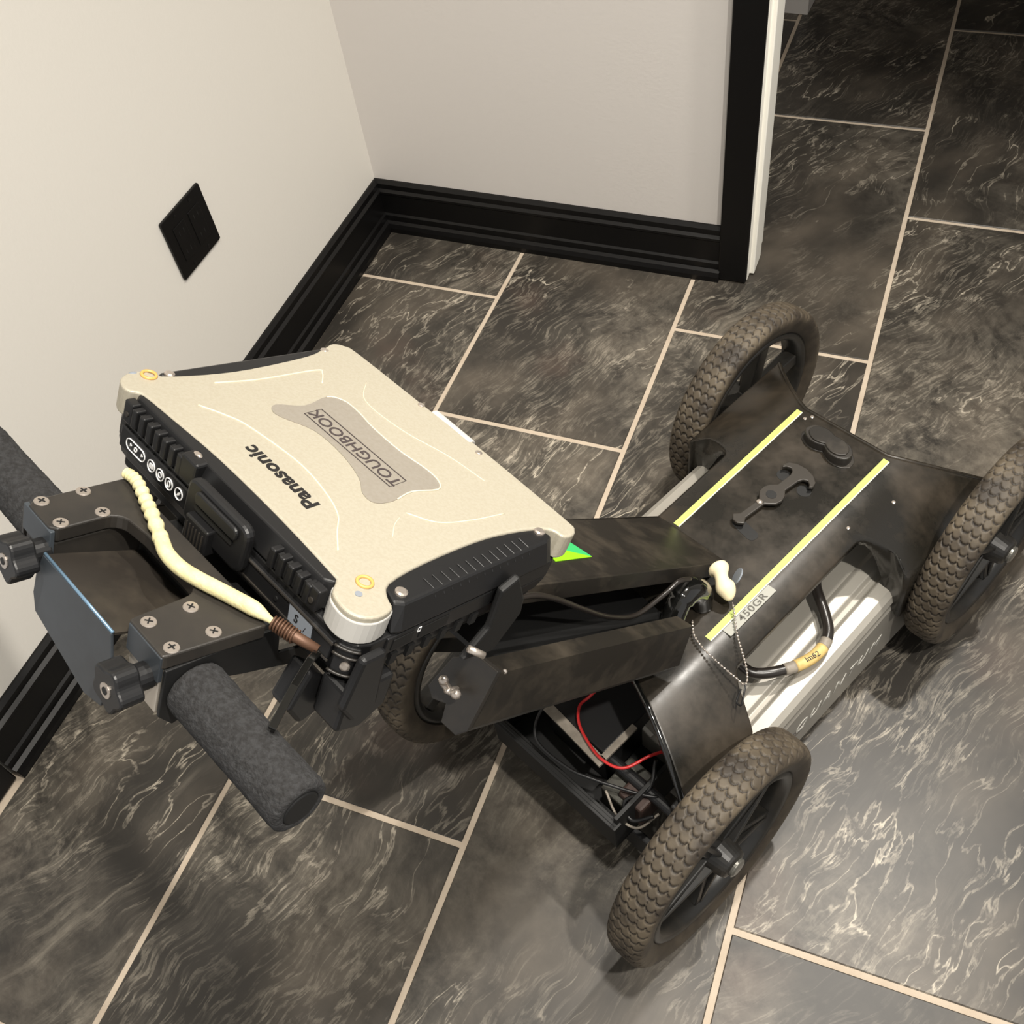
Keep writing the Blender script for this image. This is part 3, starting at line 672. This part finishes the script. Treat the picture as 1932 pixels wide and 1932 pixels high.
# ------------------------------------------------------------------ laptop (own thing, stands on the tray)
ZB = -.0555
LM = CM @ FL @ Matrix.Translation((0, 0, ZB))
lap = empty('laptop', LM, 'closed rugged laptop with sandy silver lid and black bumpers, clamped on the cart', 'laptop')
def Lb(mb): return mb.xf(Matrix.Translation((0, 0, -ZB)))
def smooth_poly(p, n=4):
    out = []; Np = len(p); P = [Vector((a, b, 0)) for a, b in p]
    for i in range(Np):
        a, b, c, d = P[i - 1], P[i], P[(i + 1) % Np], P[(i + 2) % Np]
        for k in range(n):
            t = k / n; q = .5 * ((2 * b) + (c - a) * t + (2 * a - 5 * b + 4 * c - d) * t * t + (3 * b - a - 3 * c + d) * t ** 3); out.append((q.x, q.y))
    return out
lid_o = [(-.118, -.1005), (-.086, -.097), (-.035, -.093), (.03, -.093), (.088, -.096), (.0965, -.0975), (.1015, -.104), (.107, -.1085), (.120, -.1105), (.130, -.106), (.1355, -.095), (.1335, -.081), (.124, -.0765), (.1145, -.066), (.110, -.030), (.1095, .026), (.1135, .059), (.120, .085), (.1275, .0965), (.136, .099), (.1385, .108), (.1345, .1165),
         (.12, .1195), (.02, .1195), (-.03, .1155), (-.12, .112), (-.135, .1075), (-.141, .098), (-.137, .086), (-.130, .060), (-.1265, .0), (-.129, -.040), (-.136, -.074), (-.1445, -.082), (-.1465, -.093), (-.141, -.1045), (-.131, -.109), (-.124, -.1065)]
lid_o = smooth_poly(lid_o, 3)
lid = Lb(MB().prism(lid_o, -.0225, 0)).build('lid', M_SILVER, lap, bevel=.0035, seg=3, label='sandy silver lid')
# bumpers along the short sides and front strip
def bumper(poly, top, name, mat=M_BLACK, z0=-.023, z1=-.002, bev=.002):
    return Lb(MB().prism(poly, z0, z1, top=top)).build(name, mat, lap, bevel=bev)
rb = [(.107, -.068), (.137, -.078), (.1395, -.07), (.1395, .088), (.137, .0965), (.118, .090), (.108, .055), (.104, .026), (.104, -.030)]
rt = [(.107, -.068), (.128, -.075), (.1325, -.068), (.1325, .084), (.130, .0925), (.118, .090), (.108, .055), (.104, .026), (.104, -.030)]
b1 = bumper(rb, rt, 'side_bumper')
for k in range(13):
    yy = -.040 + k * .0085
    Lb(MB().tube([(.121, yy, -.0012), (.131, yy + .001, -.0022), (.1345, yy + .0012, -.0075)], .0005, 6)).build('grip_rib', M_BLACK, b1)
Lb(MB().lathe([(-.004, .0045), (-.0005, .0045), (.0003, .003)], 14, Matrix.Translation((.124, -.064, 0)), 'z')).build('screw', M_SCREW, b1)
Lb(MB().lathe([(-.004, .0045), (-.0005, .0045), (.0003, .003)], 14, Matrix.Translation((.1225, .0855, 0)), 'z')).build('screw', M_SCREW, b1)
lb_ = [(-.145, -.078), (-.120, -.040), (-.118, .0), (-.121, .060), (-.130, .094), (-.142, .094), (-.1445, .08), (-.1475, -.07)][::-1]
lt_ = [(-.139, -.074), (-.120, -.040), (-.118, .0), (-.121, .060), (-.130, .092), (-.138, .090), (-.1395, .08), (-.1425, -.07)][::-1]
b2 = bumper(lb_[::-1], lt_[::-1], 'side_bumper')
Lb(MB().lathe([(-.003, .004), (-.0005, .004), (.0003, .0025)], 14, Matrix.Translation((-.134, .084, 0)), 'z')).build('screw', M_SCREW, b2)
Lb(MB().lathe([(-.003, .004), (-.0005, .004), (.0003, .0025)], 14, Matrix.Translation((-.1375, -.066, 0)), 'z')).build('screw', M_SCREW, b2)
fb = [(-.128, -.090), (-.124, -.1055), (-.118, -.1095), (.094, -.1095), (.100, -.1025), (.096, -.088)]
ft = [(-.128, -.090), (-.122, -.1005), (-.117, -.1035), (.092, -.1035), (.0975, -.0985), (.096, -.088)]
Lb(MB().prism(fb, -.0215, -.0012, top=ft)).build('front_bumper', M_BLACK, lap, bevel=.0012)
fbm = [o for o in lap.children if o.name.startswith('front_bumper')][0]
for x0 in [-.108 + k * .0092 for k in range(7)] + [.052 + k * .0092 for k in range(5)]:
    Lb(MB().box(x0 - .0028, x0 + .0028, -.1128, -.104, -.0205, -.0048)).build('rib', M_BLACK, fbm, bevel=.0012)
    Lb(MB().box(x0 + .003, x0 + .0062, -.1100, -.1055, -.0205, -.0075)).build('vent_gap', M_BLACK2, fbm)
for x0 in (-.117, .094):
    Lb(MB().box(x0 - .005, x0 + .005, -.1118, -.104, -.0215, -.004)).build('end_block', M_BLACK, fbm, bevel=.0012)
    Lb(MB().lathe([(-.1128, .0022), (-.1112, .0022)], 12, Matrix.Translation((x0, 0, -.014)), 'y')).build('screw', M_PLATE, fbm)
Lb(MB().box(-.052, -.034, -.1125, -.101, -.021, -.0008)).build('latch_block', M_BLACK, fbm, bevel=.002)
Lb(MB().ball((-.045, -.104, -.0005), .003, sc=(1.5, .8, .4))).build('lock_pin', M_SCREW, fbm, smooth=True)
# latch handle: arched strap with ribbed slider
lh = Lb(MB().prism(rrect(-.030, .036, -.040, -.002, .008), -.1205, -.1125, axis='y')).build('carry_strap', M_BLACK, lap, bevel=.0025)
Lb(MB().prism(rrect(-.018, .028, -.016, -.0055, .004), -.1235, -.1200, axis='y')).build('strap_bar', M_BLACK, lh, bevel=.0016)
Lb(MB().prism(rrect(-.018, .024, -.022, -.018, .0015), -.1215, -.1200, axis='y')).build('strap_groove', M_BLACK2, lh)
sl = Lb(MB().box(-.019, .006, -.1265, -.1125, -.046, -.0245)).build('latch_slider', M_BLACK, lap, bevel=.0015)
for k in range(6): Lb(MB().box(-.016 + k * .0035, -.0148 + k * .0035, -.1272, -.1262, -.042, -.029)).build('slider_rib', M_PLATE, sl)
# base
base_o = smooth_poly([(-.118, -.1085), (.125, -.1085), (.134, -.103), (.1375, -.094), (.1375, .098), (.132, .108), (-.132, .108), (-.139, .098), (-.141, -.092), (-.136, -.102), (-.128, -.1075)], 1)
base_t = [(x * .975, y * .975) for x, y in base_o]
bs = Lb(MB().prism(base_t, ZB, -.040, top=base_o)).build('base', M_BLACK, lap, bevel=.0015)
Lb(MB().prism(base_o, -.040, -.0235)).build('keyboard_deck', M_BLACK, lap, bevel=.0015)
pn = Lb(MB().box(-.122, -.024, -.1108, -.107, -.0445, -.0262)).build('button_panel', M_BLACK, lap, bevel=.001, label='front panel with five white button marks')
def flat_ring(x, z, rx, rz, wd=.0005, y=-.1112):
    a = [(x + rx * math.cos(2 * PI * k / 28), z + rz * math.sin(2 * PI * k / 28)) for k in range(28)]
    return Lb(MB().tube([(p[0], y, p[1]) for p in a], wd, 5, closed=True))
for cx in (-.0815, -.0705, -.0595, -.0475): flat_ring(cx, -.0352, .0042, .0046).build('button_ring', M_WINK, pn)
pts = arc(-.0945, -.0352, .0046, -90, 90, 8) + arc(-.1085, -.0352, .0046, 90, 270, 8)
Lb(MB().tube([(a, -.1112, b) for a, b in pts], .0005, 5, closed=True)).build('button_ring', M_WINK, pn)
flat_ring(-.1015, -.0352, .0015, .0017).build('button_icon', M_WINK, pn)
Lb(MB().prism([(-.1085, -.0365), (-.1065, -.0352), (-.1085, -.0339)], -.1114, -.1108, axis='y')).build('button_icon', M_WINK, pn)
Lb(MB().prism([(-.0945, -.0365), (-.0925, -.0352), (-.0945, -.0339)], -.1114, -.1108, axis='y')).build('button_icon', M_WINK, pn)
Lb(MB().prism(rrect(-.0838, -.0792, -.0372, -.0334, .0008), -.1114, -.1108, axis='y')).build('button_icon', M_WINK, pn)
flat_ring(-.0705, -.0352, .0018, .0022).build('button_icon', M_WINK, pn)
flat_ring(-.0595, -.0352, .0014, .0026).build('button_icon', M_WINK, pn)
Lb(MB().prism([(-.0495, -.0378), (-.0465, -.0356), (-.0455, -.0326), (-.0485, -.0348)], -.1114, -.1108, axis='y')).build('button_icon', M_WINK, pn)
Lb(MB().box(-.0375, -.0325, -.1112, -.1075, -.0425, -.034)).build('port_slot', M_BLACK2, pn)
dv = Lb(MB().box(.022, .121, -.1120, -.107, -.0440, -.0285)).build('drive_door', M_BLACK, lap, bevel=.0012)
for zz in (-.0292, -.0436): Lb(MB().box(.022, .122, -.1128, -.1115, zz - .0006, zz + .0006)).build('door_edge', M_PLATE, dv)
sk = Lb(MB().prism([(.081, -.0425), (.104, -.0425), (.102, -.0300), (.079, -.0300)], -.1126, -.1118, axis='y')).build('sticker', M_STICK, dv, label='grey square sticker')
text('S', .009, M_BLKINK, sk, Matrix.Translation((.088, -.1128, -.0362 - ZB)) @ Matrix.Rotation(PI / 2, 4, 'X'), extrude=.0002)
text('/', .006, M_BLKINK, sk, Matrix.Translation((.097, -.1128, -.0385 - ZB)) @ Matrix.Rotation(PI / 2, 4, 'X'), extrude=.0002)
for x, z in ((.03, -.050), (.052, -.050), (.066, -.037)):
    Lb(MB().lathe([(-.1128 if z > -.04 else -.1085, .0018), (-.106, .0018)], 12, Matrix.Translation((x, 0, z)), 'y')).build('screw_hole', M_BLACK2, dv)
cr = Lb(MB().prism(arc(.118, -.088, .0235, -75, -35, 8) + [(.118, -.088)], -.050, -.026)).build('corner_guard', M_BLACK, lap, bevel=.001)
for zz in (-.0275, -.034, -.0495):
    Lb(MB().tube([(p[0], p[1], zz) for p in arc(.118, -.088, .0242, -78, -36, 8)], .0011, 6)).build('guard_rib', M_PLATE, cr, smooth=True)
Lb(MB().lathe([(.022, .0034), (.0248, .0034), (.0252, .002)], 16, Matrix.Translation((.118, -.088, -.0415)) @ Matrix.Rotation(math.radians(-52), 4, 'Z'), 'x')).build('screw', M_SCREW, cr)
# right side port doors
sd = Lb(MB().box(.136, .1388, -.080, .025, -.040, -.0245)).build('port_door', M_BLACK, lap, bevel=.0008)
for y0, y1 in ((-.074, -.055), (-.048, -.020)):
    Lb(MB().box(.1386, .1394, y0, y1, -.037, -.0275)).build('port_flap', M_BLACK2, sd)
for k in range(6): Lb(MB().box(.1365, .1392, -.070 + k * .0165, -.064 + k * .0165, -.053, -.043)).build('side_notch', M_BLACK2, bs)
Lb(MB().tube([(.1393, -.0515, -.026), (.1393, -.0490, -.026), (.1393, -.0490, -.030), (.1393, -.0515, -.030)], .0003, 4, closed=True)).build('port_mark', M_WINK, sd)
# hinge cover at the far edge
Lb(MB().lathe([(-.030, .006), (-.0295, .0068), (.0155, .0068), (.016, .006)], 20, Matrix.Translation((0, .1185, -.006)), 'x')).build('hinge_cover', M_CAP, lap, smooth=False, bevel=.001)
for x in (-.040, .030): Lb(MB().lathe([(-.002, .003), (.0008, .003), (.0012, .002)], 12, Matrix.Translation((x, .112, 0)), 'z')).build('hinge_screw', M_SCREW, lap)
# emblem plate and raised lines
em = smooth_poly([(-.078, -.012), (-.070, .010), (-.0745, .036), (-.066, .047), (-.050, .0485), (-.028, .0455), (.004, .0455), (.030, .050), (.046, .0485), (.053, .040), (.047, .018), (.050, -.004), (.046, -.019), (.034, -.020), (.018, -.010), (-.010, -.0035), (-.040, -.0045), (-.062, -.018), (-.072, -.020)], 4)
ep = Lb(MB().prism(em, -.0008, .0005)).build('emblem_plate', M_EMBL, lap, label='grey hourglass emblem plate')
half = em[len(em) // 19 * 2: len(em) // 19 * 11]
Lb(MB().tube([(a, b, .0003) for a, b in half], .0007, 6)).build('raised_line', M_RIDGE, ep, smooth=True)
def line(p, r=.0008, mat=M_RIDGE): Lb(MB().tube([(q.x, q.y, q.z) for q in bez([(a, b, .0001) for a, b in p], 8)], r, 6)).build('raised_line', mat, lid, smooth=True)
line([(-.1165, -.041), (-.111, -.003), (-.1095, .053), (-.104, .056), (-.092, .046)])
line([(-.095, -.070), (-.078, -.058), (-.061, -.050), (-.014, -.042), (.020, -.045), (.045, -.053), (.060, -.066), (.075, -.078)])
line([(-.083, .087), (-.060, .066), (-.018, .068), (.024, .082), (.060, .088)], .0004)
line([(.064, -.004), (.082, .012), (.091, .040), (.096, .072)], .0006)
line([(.080, -.032), (.071, -.022), (.066, -.012)], .0004)
# lettering on the lid reads from the far side
RT = Matrix.Translation((-.0125, .0125, .0007 - ZB)) @ Matrix.Rotation(PI + .03, 4, 'Z')
text('TOUGHBOOK', .0150, M_INK, ep, RT, off=.00012, spacing=1.0, sx=1.02)
a = .0485; h = .0088
fr = [RT @ Vector(p) for p in ((-a, -h, 0), (a, -h, 0), (a, h, 0), (-a, h, 0))]
MB().tube(fr, .00045, 4, closed=True).build('letter_frame', M_INK, ep)
text('Panasonic', .0170, M_BLKINK, lid, Matrix.Translation((-.004, -.0645, .0001 - ZB)) @ Matrix.Rotation(PI + .03, 4, 'Z'), off=.0005, spacing=1.02, extrude=.0003, sx=1.08)
for x, y in ((-.1385, -.083), (.107, -.082)):
    rg = [(x + .0052 * math.cos(2 * PI * k / 20), y + .0052 * math.sin(2 * PI * k / 20), .0005) for k in range(20)]
    rs = Lb(MB().tube(rg, .0013, 6, closed=True)).build('glue_ring', M_GOLD, lid, smooth=True, label='amber glue ring')
Lb(MB().lathe([(-.001, .0026), (.0004, .0026)], 12, Matrix.Translation((.1135, -.093, 0)), 'z')).build('lid_screw', M_STICK, lid)
Lb(MB().ball((-.1445, -.092, -.001), .003, sc=(.8, 1.4, .5))).build('lid_dent', M_STICK, lid, smooth=True)
cpn = smooth_poly([(.0975, -.0985), (.1015, -.1045), (.1072, -.1096), (.120, -.1114), (.1308, -.1066), (.1364, -.095), (.1344, -.081), (.128, -.0765), (.118, -.085), (.108, -.092)], 3)
Lb(MB().prism(cpn, -.0225, -.0045)).build('corner_cap', M_CAP, lap, bevel=.003, label='white-grey corner cap nearest the camera')

# ------------------------------------------------------------------ loose things
def thing(mb, name, mat, label, cat, **kw):
    mb.xf(CM); c = Vector((sum(p.x for p in mb.v), sum(p.y for p in mb.v), sum(p.z for p in mb.v))) / len(mb.v)
    c.z = min(p.z for p in mb.v)
    mb.v = [p - c for p in mb.v]
    o = mb.build(name, mat, None, **kw); o.location = c; tag(o, label, cat); return o
def fpts(F, pts): return [F @ Vector(p) for p in pts]
rope = bez(fpts(FP, [(-.079, .047, .005), (-.072, .048, .006), (-.062, .047, .006), (-.045, .042, .006), (-.028, .037, .006), (-.004, .029, .0055), (.012, .024, .0065), (.031, .026, .006), (.062, .038, .006), (.078, .044, .006), (.092, .049, .004)]), 14)
NR = len(rope); mb = MB()
rr = [.0052] * NR
for i in range(NR):
    t = i / NR
    if t < .5: rr[i] = .0036 + .0014 * t * 2 + .0007 * math.sin(i * .95)
    else: rr[i] = .0052 * (1 - .62 * smst(.88, 1, t))
mb.tube(rope, rr, 12)
ro = thing(mb, 'bungee_cord', M_CORD, 'cream twisted cord tied across the front of the laptop', 'cord', smooth=True)
inv = Matrix.Translation(-ro.location) @ CM
coil = []
p0 = FP @ Vector((.092, .049, .004)); p1 = FP @ Vector((.108, .055, .002)); d = (p1 - p0).normalized(); u_ = d.orthogonal().normalized(); v_ = d.cross(u_)
for k in range(8 * 14 + 1):
    a = 2 * PI * k / 14; coil.append(p0.lerp(p1, k / (8 * 14)) + (u_ * math.cos(a) + v_ * math.sin(a)) * .0048)
MB().tube(coil, .0008, 5).xf(inv).build('wire_coil', M_COPPER, ro, smooth=True)
MB().tube([p0, p1, FP @ Vector((.122, .062, .0))], [.0036, .004, .0032], 10).xf(inv).build('cord_end', M_COPPER, ro, smooth=True)
# flat strap
mb = MB(); q = fpts(FP, [(.124, .060, .000), (.129, .050, .003), (.140, .030, .000), (.1535, .006, -.0105)])
sd_ = (FP.to_3x3() @ Vector((1, .45, 0))).normalized() * .0026; up = (FP.to_3x3() @ Vector((0, 0, 1))) * .0012
vs = []
for p in q: vs += [p - sd_ - up, p + sd_ - up, p + sd_ + up, p - sd_ + up]
fs = [(0, 1, 2, 3), (15, 14, 13, 12)] + [(i * 4 + k, i * 4 + (k + 1) % 4, i * 4 + 4 + (k + 1) % 4, i * 4 + 4 + k) for i in range(3) for k in range(4)]
thing(mb.add(vs, fs), 'strap', M_GLOSS, 'short flat black strap hanging between the laptop corner and the right grip', 'strap', bevel=.0005)
# cable from laptop
c_ = bez([(-.010 + .04, -.404, .656), (.03, -.375, .630), (.03, -.348, .592), (.03, -.314, .532), (.03, -.276, .470), (.03, -.234, .423), (.03, -.187, .410), (.032, -.160, .412), (.033, -.140, .3965)])
cb = thing(MB().tube(c_, .0032, 10), 'data_cable', M_HOSE, 'thin black cable sagging from the laptop side to the glossy boot', 'cable', smooth=True)
MB().tube([(.029, -.412, .666), (.030, -.400, .650)], .0052, 12).xf(Matrix.Translation(-cb.location) @ CM).build('plug', M_SCREW, cb, smooth=True)
# bead chain tag
kc = empty('tag_chain', CM @ Matrix.Translation((.075, -.10, .312)), 'cream bone-shaped tag on a silver bead chain lying on the deck', 'keychain')
ki = Matrix.Translation((-.075, .10, -.312))
mb = MB(); mb.tube(bez([(.026, -.076, .345), (.034, -.080, .346), (.044, -.087, .342), (.056, -.092, .336), (.065, -.098, .331)], 6), [.009, .0125, .0138, .0140, .0138, .013, .0118, .0105, .0096, .009, .0088, .009, .0098, .011, .0122, .0128, .0128, .0122, .0115, .0106, .0096, .0084, .007, .0055, .003], 14)
mb.xf(ki).build('rubber_tag', M_BONE, kc, smooth=True)
MB().lathe([(-.001, .0115), (.001, .0115)], 24, Matrix.Translation((.050, -.064, .334)) @ Matrix.Rotation(.5, 4, 'Z') @ Matrix.Rotation(.5, 4, 'Y'), 'x').xf(ki).build('metal_disc', M_STICK, kc)
ch = bez([(.068, -.096, .328), (.074, -.100, .321), (.084, -.110, .318), (.100, -.125, .317), (.118, -.139, .317), (.131, -.149, .317), (.141, -.158, .316), (.147, -.166, .312), (.146, -.171, .312), (.136, -.172, .316), (.118, -.172, .318), (.094, -.170, .319), (.076, -.167, .319), (.060, -.161, .319), (.050, -.152, .319), (.045, -.146, .321)], 24)
mb = MB(); last = None; acc = 0
for i in range(1, len(ch)):
    acc += (ch[i] - ch[i - 1]).length
    if acc > .0044: mb.ball(ch[i], .0018, 7, 5); acc = 0
mb.xf(ki).build('bead_chain', M_SCREW, kc, smooth=True)
MB().tube(ch, .0004, 5).xf(ki).build('chain_wire', M_SCREW, kc, smooth=True)
MB().tube(bez([(.147, -.168, .312), (.155, -.182, .306), (.158, -.190, .300), (.150, -.188, .298), (.146, -.175, .306)]), .0012, 6).xf(ki).build('tie_loop', M_BLACK, kc, smooth=True)
